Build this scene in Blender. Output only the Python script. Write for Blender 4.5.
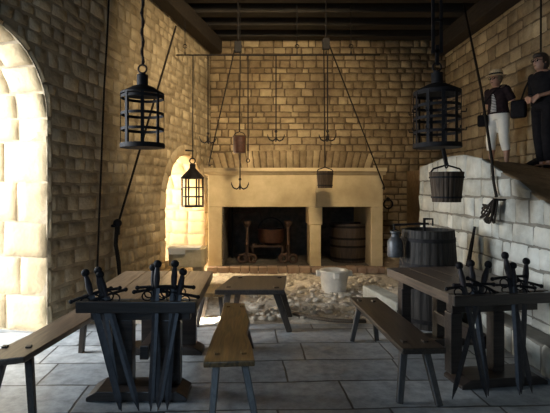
import bpy, bmesh, math, random
from mathutils import Vector, Matrix, noise
R = random.Random(7)
PI = math.pi
for o in list(bpy.data.objects): bpy.data.objects.remove(o)
S = bpy.context.scene
COL = S.collection

# ------------------------------------------------------------ camera
F, CX, CY, EYE = 450.0, 258.0, 188.0, 1.6
cd = bpy.data.cameras.new('camera'); cam = bpy.data.objects.new('camera', cd); COL.objects.link(cam)
cam.location = (0, 0, EYE); cam.rotation_euler = (PI/2, 0, 0)
cd.sensor_width = 36; cd.lens = 36*F/550
cd.shift_x = (275-CX)/550; cd.shift_y = (CY-206.5)/550
S.camera = cam
S.view_settings.view_transform = 'Standard'; S.view_settings.look = 'None'
S.view_settings.gamma = 1; S.view_settings.use_curve_mapping = False
S.view_settings.exposure = 0.0

def at(px, py, Y):
    return Vector(((px-CX)*Y/F, Y, EYE-(py-CY)*Y/F))

# ------------------------------------------------------------ world, sun, daylight
w = bpy.data.worlds.new('sky'); S.world = w; w.use_nodes = True
bg = w.node_tree.nodes['Background']; bg.inputs[0].default_value = (.62, .78, 1, 1); bg.inputs[1].default_value = .9

def area(name, loc, target, sx, sy, power, col):
    l = bpy.data.lights.new(name, 'AREA'); l.shape = 'RECTANGLE'; l.size = sx; l.size_y = sy
    l.energy = power; l.color = col
    o = bpy.data.objects.new(name, l); COL.objects.link(o); o.location = loc
    o.rotation_euler = (Vector(target)-Vector(loc)).to_track_quat('-Z', 'Y').to_euler()
    return o
sl = bpy.data.lights.new('sun', 'SUN'); sl.energy = 1.25; sl.color = (1, .86, .60); sl.angle = .012
so = bpy.data.objects.new('sun', sl); COL.objects.link(so)
so.rotation_euler = Vector((.828, .836, -.50)).to_track_quat('-Z', 'Y').to_euler()
# daylight of the near arch, of the far window; then fill lamps added inside the room
area('arch_daylight', (-5.9, 3.3, 2.5), (2.6, 5.6, .6), 3.4, 3.0, 1500, (.84, .92, 1))
area('window_daylight', (-2.75, 8.8, 1.5), (2.0, 7.6, .6), 1.9, 1.5, 260, (1, .84, .58))
area('rear_fill_light', (-1.2, -1.5, 2.4), (.5, 6.0, .6), 1.6, 2.2, 64, (.48, .72, 1))  # cool fill lamp added inside the room behind the viewer; rear wall is closed
area('upper_fill_light', (.9, 5.0, 4.5), (-.7, 10.0, 2.4), .9, .6, 84, (1, .80, .50)).data.spread = math.radians(95)  # added fill lamp hung inside the room, no window; lifts back and left walls
sp = bpy.data.lights.new('sunbeam_spot', 'SPOT'); sp.energy = 9000; sp.spot_size = math.radians(5.2); sp.spot_blend = .1  # spot lamp added in the arch to imitate sun on the floor
sp.color = (1, .93, .78); sp.shadow_soft_size = .01
spo = bpy.data.objects.new('sunbeam_spot', sp); COL.objects.link(spo); spo.location = (-3.3, 4.25, 2.6)
spo.rotation_euler = (Vector((-.70, 5.45, .0))-spo.location).to_track_quat('-Z', 'Y').to_euler()

# ------------------------------------------------------------ materials
def newmat(name):
    m = bpy.data.materials.new(name); m.use_nodes = True
    return m, m.node_tree.nodes, m.node_tree.links, m.node_tree.nodes['Principled BSDF']
def lum(c, k): return (c[0]*k, c[1]*k, c[2]*k, 1)

def stone_mat(name, c_dark, c_light, rough=.9, nscale=6, bump=.25, attr=True, stain=.5):
    m, N, L, B = newmat(name)
    tc = N.new('ShaderNodeTexCoord')
    n1 = N.new('ShaderNodeTexNoise'); n1.inputs['Scale'].default_value = nscale; n1.inputs['Detail'].default_value = 8
    n1.inputs['Roughness'].default_value = .65
    n2 = N.new('ShaderNodeTexNoise'); n2.inputs['Scale'].default_value = 1.1; n2.inputs['Detail'].default_value = 4
    L.new(tc.outputs['Object'], n1.inputs['Vector']); L.new(tc.outputs['Object'], n2.inputs['Vector'])
    mix = N.new('ShaderNodeMix'); mix.data_type = 'RGBA'
    mix.inputs[6].default_value = (*c_dark, 1); mix.inputs[7].default_value = (*c_light, 1)
    if attr:
        at_ = N.new('ShaderNodeAttribute'); at_.attribute_name = 'tone'
        ad = N.new('ShaderNodeMath'); ad.operation = 'MULTIPLY_ADD'; ad.inputs[1].default_value = .55
        L.new(at_.outputs['Fac'], ad.inputs[0])
        mr = N.new('ShaderNodeMapRange'); mr.inputs[1].default_value = .3; mr.inputs[2].default_value = .7
        mr.inputs[3].default_value = 0; mr.inputs[4].default_value = .5
        L.new(n1.outputs[0], mr.inputs[0]); L.new(mr.outputs[0], ad.inputs[2]); L.new(ad.outputs[0], mix.inputs[0])
    else:
        mr = N.new('ShaderNodeMapRange'); mr.inputs[1].default_value = .3; mr.inputs[2].default_value = .7
        L.new(n1.outputs[0], mr.inputs[0]); L.new(mr.outputs[0], mix.inputs[0])
    mul = N.new('ShaderNodeMix'); mul.data_type = 'RGBA'; mul.blend_type = 'MULTIPLY'; mul.inputs[0].default_value = stain
    cr = N.new('ShaderNodeValToRGB'); cr.color_ramp.elements[0].position = .35; cr.color_ramp.elements[0].color = (.45, .4, .34, 1)
    cr.color_ramp.elements[1].position = .6; cr.color_ramp.elements[1].color = (1, 1, 1, 1)
    L.new(n2.outputs[0], cr.inputs[0]); L.new(mix.outputs[2], mul.inputs[6]); L.new(cr.outputs[0], mul.inputs[7])
    L.new(mul.outputs[2], B.inputs['Base Color']); B.inputs['Roughness'].default_value = rough
    n3 = N.new('ShaderNodeTexNoise'); n3.inputs['Scale'].default_value = nscale*4; n3.inputs['Detail'].default_value = 6
    L.new(tc.outputs['Object'], n3.inputs['Vector'])
    b = N.new('ShaderNodeBump'); b.inputs['Strength'].default_value = bump; b.inputs['Distance'].default_value = .03
    L.new(n3.outputs[0], b.inputs['Height']); L.new(b.outputs[0], B.inputs['Normal'])
    return m

def wood_mat(name, c1, c2, rough=.55, axis='Y', bump=.2):
    m, N, L, B = newmat(name)
    tc = N.new('ShaderNodeTexCoord'); mp = N.new('ShaderNodeMapping')
    sc = {'X': (1.2, 14, 14), 'Y': (14, 1.2, 14), 'Z': (14, 14, 1.2)}[axis]
    mp.inputs['Scale'].default_value = sc
    L.new(tc.outputs['Object'], mp.inputs[0])
    n = N.new('ShaderNodeTexNoise'); n.inputs['Scale'].default_value = 2.2; n.inputs['Detail'].default_value = 8; n.inputs['Distortion'].default_value = 1.2
    L.new(mp.outputs[0], n.inputs['Vector'])
    cr = N.new('ShaderNodeValToRGB'); cr.color_ramp.elements[0].position = .3; cr.color_ramp.elements[0].color = (*c1, 1)
    cr.color_ramp.elements[1].position = .7; cr.color_ramp.elements[1].color = (*c2, 1)
    L.new(n.outputs[0], cr.inputs[0]); L.new(cr.outputs[0], B.inputs['Base Color'])
    B.inputs['Roughness'].default_value = rough
    b = N.new('ShaderNodeBump'); b.inputs['Strength'].default_value = bump; b.inputs['Distance'].default_value = .01
    L.new(n.outputs[0], b.inputs['Height']); L.new(b.outputs[0], B.inputs['Normal'])
    return m

def plain_mat(name, c, rough=.7, metal=0, var=.35, scale=20, bump=.1):
    m, N, L, B = newmat(name)
    tc = N.new('ShaderNodeTexCoord'); n = N.new('ShaderNodeTexNoise'); n.inputs['Scale'].default_value = scale; n.inputs['Detail'].default_value = 5
    L.new(tc.outputs['Object'], n.inputs['Vector'])
    cr = N.new('ShaderNodeValToRGB'); cr.color_ramp.elements[0].position = .3; cr.color_ramp.elements[0].color = lum(c, 1-var)
    cr.color_ramp.elements[1].position = .7; cr.color_ramp.elements[1].color = lum(c, 1+var)
    L.new(n.outputs[0], cr.inputs[0]); L.new(cr.outputs[0], B.inputs['Base Color'])
    B.inputs['Roughness'].default_value = rough; B.inputs['Metallic'].default_value = metal
    b = N.new('ShaderNodeBump'); b.inputs['Strength'].default_value = bump; b.inputs['Distance'].default_value = .005
    L.new(n.outputs[0], b.inputs['Height']); L.new(b.outputs[0], B.inputs['Normal'])
    return m

M = {}
M['stone_back'] = stone_mat('warm_stone', (.22, .15, .078), (.62, .48, .28), stain=.65, bump=.5)
M['stone_left'] = stone_mat('left_stone', (.27, .205, .12), (.66, .53, .34), stain=.6, bump=.5)
M['stone_pale'] = stone_mat('pale_stone', (.36, .26, .14), (.54, .41, .235), bump=.25, stain=.3)
M['stone_ramp'] = stone_mat('grey_white_stone', (.33, .32, .27), (.74, .72, .64), stain=.5, bump=.45)
M['mortar'] = stone_mat('mortar', (.09, .06, .032), (.18, .125, .065), attr=False)
M['mortar_pale'] = stone_mat('pale_mortar', (.24, .18, .11), (.42, .33, .21), attr=False)
M['mortar_grey'] = stone_mat('grey_mortar', (.13, .12, .10), (.24, .22, .18), attr=False)
M['fire_stone'] = stone_mat('smooth_fireplace_stone', (.50, .38, .21), (.68, .54, .32), attr=False, nscale=3, bump=.08, stain=.45)
M['soot'] = stone_mat('soot_stone', (.04, .034, .027), (.13, .105, .08), attr=False, nscale=9)
M['brick'] = stone_mat('red_brick', (.26, .155, .10), (.36, .26, .18), attr=False)
M['trough'] = stone_mat('white_stone', (.56, .50, .41), (.74, .68, .58), attr=False, stain=.25)
M['yellow_stone'] = stone_mat('yellow_stone', (.56, .44, .25), (.78, .66, .44), attr=False, stain=.3)
M['dirt'] = stone_mat('ramp_earth', (.21, .13, .062), (.38, .25, .125), attr=False, nscale=14, stain=.6)
M['rubble'] = stone_mat('rubble_stone', (.44, .36, .27), (.78, .68, .54), attr=False, nscale=12, bump=.6, stain=.35)
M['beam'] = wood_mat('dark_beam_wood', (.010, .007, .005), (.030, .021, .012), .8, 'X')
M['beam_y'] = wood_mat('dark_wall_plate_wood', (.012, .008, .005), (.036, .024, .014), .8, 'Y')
M['table_dark'] = wood_mat('dark_table_wood', (.018, .013, .011), (.050, .036, .028), .34, 'X')
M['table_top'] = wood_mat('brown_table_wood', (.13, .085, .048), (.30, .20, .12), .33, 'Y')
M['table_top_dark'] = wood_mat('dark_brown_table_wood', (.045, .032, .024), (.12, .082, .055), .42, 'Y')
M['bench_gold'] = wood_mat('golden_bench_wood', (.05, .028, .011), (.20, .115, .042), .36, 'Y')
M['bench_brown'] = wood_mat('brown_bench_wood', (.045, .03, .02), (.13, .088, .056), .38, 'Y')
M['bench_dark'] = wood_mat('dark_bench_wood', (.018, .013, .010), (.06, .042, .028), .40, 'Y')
M['leg'] = wood_mat('dark_leg_wood', (.025, .019, .014), (.07, .05, .035), .5, 'Z')
M['leg_grey'] = wood_mat('grey_leg_wood', (.04, .034, .03), (.10, .085, .07), .45, 'Z')
M['vat'] = wood_mat('grey_barrel_wood', (.014, .012, .011), (.045, .038, .031), .6, 'Z')
M['vat_red'] = wood_mat('brown_barrel_wood', (.022, .013, .008), (.06, .036, .02), .6, 'Z')
M['bucket'] = wood_mat('bucket_wood', (.03, .02, .013), (.085, .057, .036), .6, 'Z')
M['iron'] = plain_mat('black_iron', (.012, .010, .010), .68, .1)
M['iron_blade'] = plain_mat('dull_steel', (.035, .032, .034), .45, .4)
M['iron_rust'] = plain_mat('rusty_iron', (.06, .032, .02), .7, .3)
M['grip'] = plain_mat('dark_leather', (.03, .024, .024), .5)
M['copper'] = plain_mat('dull_copper', (.06, .024, .014), .5, .3)
M['tin'] = plain_mat('grey_tin', (.07, .07, .072), .45, .4)
M['rope'] = plain_mat('dark_rope', (.022, .017, .013), .9, scale=90, bump=.6)
M['rope_tan'] = plain_mat('brown_rope', (.16, .11, .07), .9, scale=90, bump=.6)
M['rope_gold'] = plain_mat('straw_rope', (.30, .21, .10), .9, scale=90, bump=.6)
M['skin'] = plain_mat('skin', (.34, .18, .115), .5, var=.08)
M['hair_grey'] = plain_mat('light_hair', (.22, .16, .10), .7, scale=60)
M['hair_dark'] = plain_mat('dark_hair', (.028, .017, .012), .6, scale=60)
M['straw'] = plain_mat('straw_hat', (.52, .40, .24), .9, scale=60)
M['black'] = plain_mat('black_cloth', (.009, .008, .009), .9)
M['maroon'] = plain_mat('dark_cloth', (.02, .012, .013), .9)
M['white'] = plain_mat('white_cloth', (.72, .68, .60), .85, var=.05)
M['glass_dark'] = plain_mat('dark_lens', (.01, .01, .012), .15)
M['passage_shade'] = plain_mat('passage_shade_black', (.003, .0025, .002), .95)  # near-black, carries the shade of the unlit passage as colour
M['iron'].node_tree.nodes['Principled BSDF'].inputs['Specular IOR Level'].default_value = .2
for k_ in ('black', 'maroon', 'bucket', 'vat', 'grip', 'rope'): M[k_].node_tree.nodes['Principled BSDF'].inputs['Specular IOR Level'].default_value = .15
def stripe_mat():
    m, N, L, B = newmat('striped_cloth')
    tc = N.new('ShaderNodeTexCoord'); wv = N.new('ShaderNodeTexWave'); wv.bands_direction = 'Z'; wv.inputs['Scale'].default_value = 12
    L.new(tc.outputs['Object'], wv.inputs['Vector'])
    cr = N.new('ShaderNodeValToRGB'); cr.color_ramp.interpolation = 'CONSTANT'
    cr.color_ramp.elements[0].color = (.04, .035, .04, 1); cr.color_ramp.elements[1].position = .45; cr.color_ramp.elements[1].color = (.6, .57, .52, 1)
    L.new(wv.outputs[0], cr.inputs[0]); L.new(cr.outputs[0], B.inputs['Base Color']); B.inputs['Roughness'].default_value = .9
    return m
M['stripe'] = stripe_mat()
def floor_mat():
    m, N, L, B = newmat('flagstone_floor')
    tc = N.new('ShaderNodeTexCoord'); mp = N.new('ShaderNodeMapping')
    mp.inputs['Rotation'].default_value = (0, 0, math.radians(-2)); mp.inputs['Location'].default_value = (.22, -.02, 0)
    nz = N.new('ShaderNodeTexNoise'); nz.inputs['Scale'].default_value = 1.4; nz.inputs['Detail'].default_value = 3
    mx = N.new('ShaderNodeMix'); mx.data_type = 'RGBA'; mx.blend_type = 'LINEAR_LIGHT'; mx.inputs[0].default_value = .035
    L.new(tc.outputs['Object'], nz.inputs['Vector']); L.new(tc.outputs['Object'], mx.inputs[6]); L.new(nz.outputs['Color'], mx.inputs[7])
    L.new(mx.outputs[2], mp.inputs[0])
    br = N.new('ShaderNodeTexBrick'); br.inputs['Scale'].default_value = 1
    br.inputs['Brick Width'].default_value = 1.02; br.inputs['Row Height'].default_value = .46; br.offset = .42; br.squash = .8; br.squash_frequency = 3
    br.inputs['Mortar Size'].default_value = .010; br.inputs['Mortar Smooth'].default_value = .35
    br.inputs['Color1'].default_value = (.24, .25, .255, 1); br.inputs['Color2'].default_value = (.40, .405, .40, 1)
    br.inputs['Mortar'].default_value = (.05, .045, .04, 1)
    L.new(mp.outputs[0], br.inputs['Vector'])
    n1 = N.new('ShaderNodeTexNoise'); n1.inputs['Scale'].default_value = 9; n1.inputs['Detail'].default_value = 9; n1.inputs['Roughness'].default_value = .7
    L.new(tc.outputs['Object'], n1.inputs['Vector'])
    cr = N.new('ShaderNodeValToRGB'); cr.color_ramp.elements[0].position = .3; cr.color_ramp.elements[0].color = (.5, .5, .5, 1)
    cr.color_ramp.elements[1].position = .62; cr.color_ramp.elements[1].color = (1.15, 1.15, 1.14, 1)
    L.new(n1.outputs[0], cr.inputs[0])
    mu = N.new('ShaderNodeMix'); mu.data_type = 'RGBA'; mu.blend_type = 'MULTIPLY'; mu.inputs[0].default_value = 1
    L.new(br.outputs[0], mu.inputs[6]); L.new(cr.outputs[0], mu.inputs[7]); L.new(mu.outputs[2], B.inputs['Base Color'])
    B.inputs['Roughness'].default_value = .36
    sub = N.new('ShaderNodeMath'); sub.operation = 'MULTIPLY_ADD'; sub.inputs[1].default_value = .25
    inv = N.new('ShaderNodeMath'); inv.operation = 'SUBTRACT'; inv.inputs[0].default_value = 1
    L.new(br.outputs['Fac'], inv.inputs[1]); L.new(n1.outputs[0], sub.inputs[0]); L.new(inv.outputs[0], sub.inputs[2])
    b = N.new('ShaderNodeBump'); b.inputs['Strength'].default_value = .6; b.inputs['Distance'].default_value = .02
    L.new(sub.outputs[0], b.inputs['Height']); L.new(b.outputs[0], B.inputs['Normal'])
    return m
M['floor'] = floor_mat()

# ------------------------------------------------------------ mesh builder
class MB:
    def __init__(s): s.bm = bmesh.new()
    def box(s, c, d, rz=0, rot=None):
        m = rot.to_4x4() if rot is not None else Matrix.Rotation(rz, 4, 'Z')
        r = bmesh.ops.create_cube(s.bm, size=1, matrix=Matrix.Translation(c) @ m @ Matrix.Diagonal((*d, 1)))
        return s
    def bar(s, a, b, w, h=None, side=None, w2=None):
        # rectangular bar from a to b: w across, h the other way; w2 = width at the b end
        a = Vector(a); b = Vector(b); h = h or w; w2 = w2 or w; d = (b-a).normalized()
        sd = Vector(side) if side is not None else (Vector((1, 0, 0)) if abs(d.x) < .9 else Vector((0, 1, 0)))
        sd = (sd-d*sd.dot(d)).normalized(); up = d.cross(sd)
        vs = []
        for p, ww in ((a, w), (b, w2)):
            hh = h*(ww/w)
            vs.append([s.bm.verts.new(p+sd*x*ww/2+up*y*hh/2) for x, y in ((-1, -1), (1, -1), (1, 1), (-1, 1))])
        for k in range(4): s.bm.faces.new((vs[0][k], vs[0][(k+1) % 4], vs[1][(k+1) % 4], vs[1][k]))
        s.bm.faces.new(vs[0][::-1]); s.bm.faces.new(vs[1])
        return s
    def rings(s, rings, cap=True, closed=False):
        vr = [[s.bm.verts.new(p) for p in r] for r in rings]
        n = len(vr[0])
        seq = list(zip(vr[:-1], vr[1:])) + ([(vr[-1], vr[0])] if closed else [])
        for a, b in seq:
            for k in range(n): s.bm.faces.new((a[k], a[(k+1) % n], b[(k+1) % n], b[k]))
        if cap and not closed: s.bm.faces.new(vr[0][::-1]); s.bm.faces.new(vr[-1])
        return s
    def tube(s, pts, r, seg=8, closed=False):
        pts = [Vector(p) for p in pts]; n = len(pts); rs = r if isinstance(r, (list, tuple)) else [r]*n
        out = []; prev = None
        for i, p in enumerate(pts):
            if closed: t = (pts[(i+1) % n]-pts[i-1])
            else: t = pts[min(i+1, n-1)]-pts[max(i-1, 0)]
            t = t.normalized()
            if prev is None: nn = t.orthogonal().normalized()
            else: nn = (prev-t*prev.dot(t)).normalized()
            prev = nn; bb = t.cross(nn)
            out.append([p+(nn*math.cos(a)+bb*math.sin(a))*rs[i] for a in [2*PI*k/seg for k in range(seg)]])
        return s.rings(out, closed=closed)
    def lathe(s, prof, c=(0, 0, 0), seg=24, axis='Z', sx=1, sy=1):
        c = Vector(c); out = []
        for r, z in prof:
            ring = []
            for k in range(seg):
                a = 2*PI*k/seg; x, y = max(r, 1e-4)*math.cos(a)*sx, max(r, 1e-4)*math.sin(a)*sy
                v = {'Z': (x, y, z), 'X': (z, x, y), 'Y': (y, z, x)}[axis]
                ring.append(c+Vector(v))
            out.append(ring)
        return s.rings(out)
    def torus(s, c, Rr, r, axis='Z', seg=24, ts=8, arc=2*PI, a0=0):
        c = Vector(c); pts = []
        full = abs(arc-2*PI) < 1e-5; n = seg if full else seg+1
        for k in range(n):
            a = a0+arc*k/seg; x, y = Rr*math.cos(a), Rr*math.sin(a)
            pts.append(c+Vector({'Z': (x, y, 0), 'X': (0, x, y), 'Y': (x, 0, y)}[axis]))
        return s.tube(pts, r, ts, closed=full)
    def ball(s, c, r, sc=(1, 1, 1), seg=14):
        bmesh.ops.create_uvsphere(s.bm, u_segments=seg, v_segments=max(6, seg//2+2), radius=r, matrix=Matrix.Translation(c) @ Matrix.Diagonal((*sc, 1)))
        return s
    def prism(s, poly, fr, n0, n1):
        # poly of (u,v) in frame fr(u,v,n)
        a = [s.bm.verts.new(fr(u, v, n0)) for u, v in poly]; b = [s.bm.verts.new(fr(u, v, n1)) for u, v in poly]
        k = len(a)
        s.bm.faces.new(a[::-1]); s.bm.faces.new(b)
        for i in range(k): s.bm.faces.new((a[i], a[(i+1) % k], b[(i+1) % k], b[i]))
        return s
    def build(s, name, mat, parent=None, smooth=False, bevel=0, seg=2):
        bmesh.ops.recalc_face_normals(s.bm, faces=s.bm.faces)
        me = bpy.data.meshes.new(name); s.bm.to_mesh(me); s.bm.free()
        for m in (mat if isinstance(mat, list) else [mat]): me.materials.append(m)
        o = bpy.data.objects.new(name, me); COL.objects.link(o)
        if smooth:
            for p in me.polygons: p.use_smooth = True
            if smooth != 'all':
                md = o.modifiers.new('edges', 'EDGE_SPLIT'); md.split_angle = math.radians(40)
        if bevel:
            md = o.modifiers.new('bevel', 'BEVEL'); md.width = bevel; md.segments = seg; md.limit_method = 'ANGLE'
        if parent is not None: o.parent = parent
        return o

def tag(o, label=None, cat=None, group=None, kind=None):
    if label: o['label'] = label
    if cat: o['category'] = cat
    if group: o['group'] = group
    if kind: o['kind'] = kind
    return o
def thing(name, label, cat, loc=(0, 0, 0), rz=0, group=None):
    o = bpy.data.objects.new(name, None); COL.objects.link(o); o.location = loc; o.rotation_euler = (0, 0, rz)
    o.empty_display_size = .1
    return tag(o, label, cat, group)
def copy_tree(o, parent=None):
    c = o.copy(); COL.objects.link(c); c.parent = parent
    for ch in [x for x in bpy.data.objects if x.parent == o]: copy_tree(ch, c)
    return c
def struct(o, parent=None):
    o['kind'] = 'structure'; return o

# ------------------------------------------------------------ masonry
def block(bm, lay, f, su, sv, d, tone, rnd, gap=.008):
    """one dressed stone; f(s,t,n) maps 0..1,0..1,height to space; su,sv its size"""
    nu = max(2, min(6, round(su/.11))); nv = max(2, min(4, round(sv/.09)))
    e = .016
    def line(n, size):
        g = gap/size; b = (gap+e)/size
        return [g, b]+[b+(1-2*b)*i/n for i in range(1, n)]+[1-b, 1-g]
    us, vs = line(nu, su), line(nv, sv)
    tu, tv = rnd.uniform(-1, 1)*.012, rnd.uniform(-1, 1)*.010
    jit = [[(rnd.uniform(-1, 1)*.007/su, rnd.uniform(-1, 1)*.007/sv) for _ in vs] for _ in us]
    cj = [(rnd.uniform(-.010, .010)/su, rnd.uniform(-.010, .010)/sv) for _ in range(4)]
    V = []
    for i, a in enumerate(us):
        row = []
        for j, b in enumerate(vs):
            edge = i in (0, len(us)-1) or j in (0, len(vs)-1)
            inner = not edge and not (i in (1, len(us)-2) or j in (1, len(vs)-2))
            ht = -.012 if edge else (d*.62 if not inner else d+rnd.uniform(-.5, .5)*.018)
            ht += 0 if edge else tu*(a-.5)*2+tv*(b-.5)*2
            wq = ((1-a)*(1-b), a*(1-b), a*b, (1-a)*b)
            row.append(bm.verts.new(f(a+jit[i][j][0]+sum(q*c[0] for q, c in zip(wq, cj)), b+jit[i][j][1]+sum(q*c[1] for q, c in zip(wq, cj)), ht)))
        V.append(row)
    for i in range(len(us)-1):
        for j in range(len(vs)-1):
            fc = bm.faces.new((V[i][j], V[i+1][j], V[i+1][j+1], V[i][j+1])); fc.smooth = True
            for lp in fc.loops: lp[lay] = (tone, tone, tone, 1)

def masonry(name, frame, U, V0, V1, hr, wr, mat, spans=None, warp=None, d=.028, seed=1, extra=None, gap=.008, parent=None, bias=0):
    rnd = random.Random(seed)
    bm = bmesh.new(); lay = bm.loops.layers.color.new('tone')
    v = V0
    while v < V1-.05:
        h = min(rnd.uniform(*hr), V1-v)
        if V1-(v+h) < hr[0]*.6: h = V1-v
        for a, b in (spans(v, v+h) if spans else [(U[0], U[1])]):
            u = a
            while u < b-.02:
                ww = rnd.uniform(*wr)
                if b-(u+ww) < wr[0]*.6: ww = b-u
                u0, v0_, w_, h_ = u, v, ww, h
                def f(s, t, n, u0=u0, v0_=v0_, w_=w_, h_=h_):
                    uu, vv = u0+s*w_, v0_+t*h_
                    if warp: uu, vv = warp(uu, vv)
                    return frame(uu, vv, n)
                block(bm, lay, f, w_, h_, d*rnd.uniform(.6, 1.3), min(1, max(0, rnd.random()+bias)), rnd, gap)
                u += ww
        v += h
    if extra: extra(bm, lay, rnd)
    me = bpy.data.meshes.new(name); bm.normal_update(); bm.to_mesh(me); bm.free()
    me.materials.append(mat)
    o = bpy.data.objects.new(name, me); COL.objects.link(o); o['kind'] = 'structure'
    if parent: o.parent = parent
    return o

H = 5.25; YB = 10.3
XR = 4.3; YN = -2.0
# frames
KL = 1.02611
nL = Vector((1, -.23, 0))/KL; uL = Vector((-.23, -1, 0))/KL; oL = Vector((-1.1, YB, 0))
def frL(u, v, n): return oL+uL*u+nL*n+Vector((0, 0, v))
def frB(u, v, n): return Vector((u, YB-n, v))
def frR(u, v, n): return Vector((XR-n, u, v))

# left wall with two arched openings
TH = 1.1
A1 = (5.47, 7.11, 0, 2.37)     # near arch: u0,u1,sill,spring
A2 = (.34, 2.42, .30, 1.22)
def arc(u0, u1, sp, n=24, grow=0):
    c = (u0+u1)/2; r = (u1-u0)/2+grow
    return [(c-r*math.cos(PI*k/n), sp+r*math.sin(PI*k/n)) for k in range(n+1)]
UE = (YB-YN)*KL
m = MB()
m.prism([(0, 0), (A2[0], 0), (A2[0], H), (0, H)], frL, -TH, 0)
m.prism([(A2[0], 0), (A2[1], 0), (A2[1], A2[2]), (A2[0], A2[2])], frL, -TH, 0)
m.prism(arc(A2[0], A2[1], A2[3])+[(A2[1], H), (A2[0], H)], frL, -TH, 0)
m.prism([(A2[1], 0), (A1[0], 0), (A1[0], H), (A2[1], H)], frL, -TH, 0)
m.prism(arc(A1[0], A1[1], A1[3])+[(A1[1], H), (A1[0], H)], frL, -TH, 0)
m.prism([(A1[1], 0), (UE, 0), (UE, H), (A1[1], H)], frL, -TH, 0)
wl = struct(m.build('wall_left', M['mortar_pale']))
def spansL(v0, v1):
    out = []; cuts = []
    for (a, b, sill, sp), ring in ((A2, .20), (A1, .06)):
        vm = (v0+v1)/2
        if vm < sill: continue
        r = (b-a)/2+ring; c = (a+b)/2
        vv = max(v0, sp)-sp
        if v1 <= sp+.001 or vv <= 0: hw = r
        elif vv < r: hw = math.sqrt(r*r-(vv+ (v1-v0)*.3)**2) if vv+(v1-v0)*.3 < r else 0
        else: hw = 0
        if hw > .05: cuts.append((c-hw, c+hw))
    p = 0
    for a, b in sorted(cuts):
        if a > p+.02: out.append((p, a))
        p = b
    out.append((p, 10.4))
    return out
def extraL(bm, lay, rnd):
    # voussoirs and jamb stones round the far window
    for (a, b, sill, sp), rg, nst in ((A2, .21, 11), (A1, .07, 7)):
        c = (a+b)/2; r = (b-a)/2
        for k in range(nst):
            t0, t1 = PI*k/nst, PI*(k+1)/nst
            def f(s, t, n, t0=t0, t1=t1):
                th = t0+(t1-t0)*s; rr = r+rg*t
                return frL(c-rr*math.cos(th), sp+rr*math.sin(th), n)
            block(bm, lay, f, r*(t1-t0), rg, .034, rnd.uniform(.5, 1), rnd, .006)
        v = sill
        while v < sp-.01:
            h = min(rnd.uniform(.26, .4), sp-v)
            for s0, s1 in ((a-rg, a), (b, b+rg)):
                block(bm, lay, lambda s, t, n, s0=s0, s1=s1, v=v, h=h: frL(s0+(s1-s0)*s, v+h*t, n), rg, h, .034, rnd.uniform(.5, 1), rnd, .006)
            v += h
masonry('stone_facing', frL, (0, 10.4), 0, H, (.12, .205), (.15, .38), M['stone_left'], spansL, d=.022, seed=11, extra=extraL, parent=wl)
# reveals (jamb faces towards the viewer and the arch soffits)
def extra_soffit(A, sy):
    def ex(bm, lay, rnd):
        a, b, sill, sp = A; c = (a+b)/2; r = (b-a)/2; nst = 9
        for k in range(nst):
            t0, t1 = PI*k/nst, PI*(k+1)/nst; q = 0
            while q < TH-.01:
                ww = min(rnd.uniform(.3, .55), TH-q)
                def f(s, t, n, t0=t0, t1=t1, q=q, ww=ww):
                    th = t0+(t1-t0)*t; rr = r-n
                    return frL(c-rr*math.cos(th), sp+rr*math.sin(th), -(q+ww*s))
                block(bm, lay, f, ww, r*(t1-t0), .02, rnd.uniform(.4, 1), rnd, .006)
                q += ww
    return ex
def revF(u0):
    return lambda s, v, n: frL(u0+n, v, -s)
masonry('arch_lining', revF(A1[0]), (0.0, TH), 0, A1[3], (.30, .46), (.34, .6), M['stone_pale'], seed=5, d=.014, extra=extra_soffit(A1, 1), gap=.001, parent=wl)
masonry('arch_lining', revF(A2[0]), (0.0, TH), A2[2], A2[3], (.2, .3), (.25, .45), M['stone_pale'], seed=6, d=.02, extra=extra_soffit(A2, 1), gap=.005, parent=wl)

m = MB(); m.bar((-7.6, 3.4, 1.5), (-5.0, -.4, 1.5), .4, 3.0, side=(1, .7, 0)); struct(m.build('wall_sun_block', M['mortar_pale']))  # unseen wall added outside so its shadow dims the lower arch jamb
# back wall with a low dark doorway right
DX0, DX1, DZ = 3.44, 3.95, 1.56
m = MB()
m.prism([(-2.6, 0), (DX0, 0), (DX0, H), (-2.6, H)], frB, -.5, 0)
m.prism([(DX0, DZ), (DX1, DZ), (DX1, H), (DX0, H)], frB, -.5, 0)
m.prism([(DX1, 0), (XR+.5, 0), (XR+.5, H), (DX1, H)], frB, -.5, 0)
wb = struct(m.build('wall_back', M['mortar']))
def spansB(v0, v1):
    if v0 < DZ: return [(-1.1, DX0), (DX1, XR)]
    # leave room for the relieving arch over the fireplace
    if v1 > 2.08 and v0 < 2.42:
        return [(-1.1, -1.02), (2.62, XR)] if v0 < 2.36 else [(-1.1, XR)]
    return [(-1.1, XR)]
def extraB(bm, lay, rnd):
    n = 24; x0, x1 = -1.02, 2.62
    for k in range(n):
        a, b = x0+(x1-x0)*k/n, x0+(x1-x0)*(k+1)/n
        def f(s, t, nn, a=a, b=b):
            x = a+(b-a)*s; q = (x-.8)/1.82
            z = 2.03+.36*t+.10*(1-q*q)*t; x += q*.12*(t-.5)
            return frB(x, z, nn)
        block(bm, lay, f, b-a, .4, .04, rnd.random(), rnd, .006)
masonry('stone_facing', frB, (-1.1, XR), 0, H-.25, (.115, .195), (.14, .38), M['stone_back'], spansB, d=.03, seed=21, extra=extraB, parent=wb)
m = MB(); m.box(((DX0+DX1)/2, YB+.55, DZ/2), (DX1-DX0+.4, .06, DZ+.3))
struct(m.build('door_shade_1', M['passage_shade']))  # black panel behind the opening; the passage's shade is put into its colour
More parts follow.
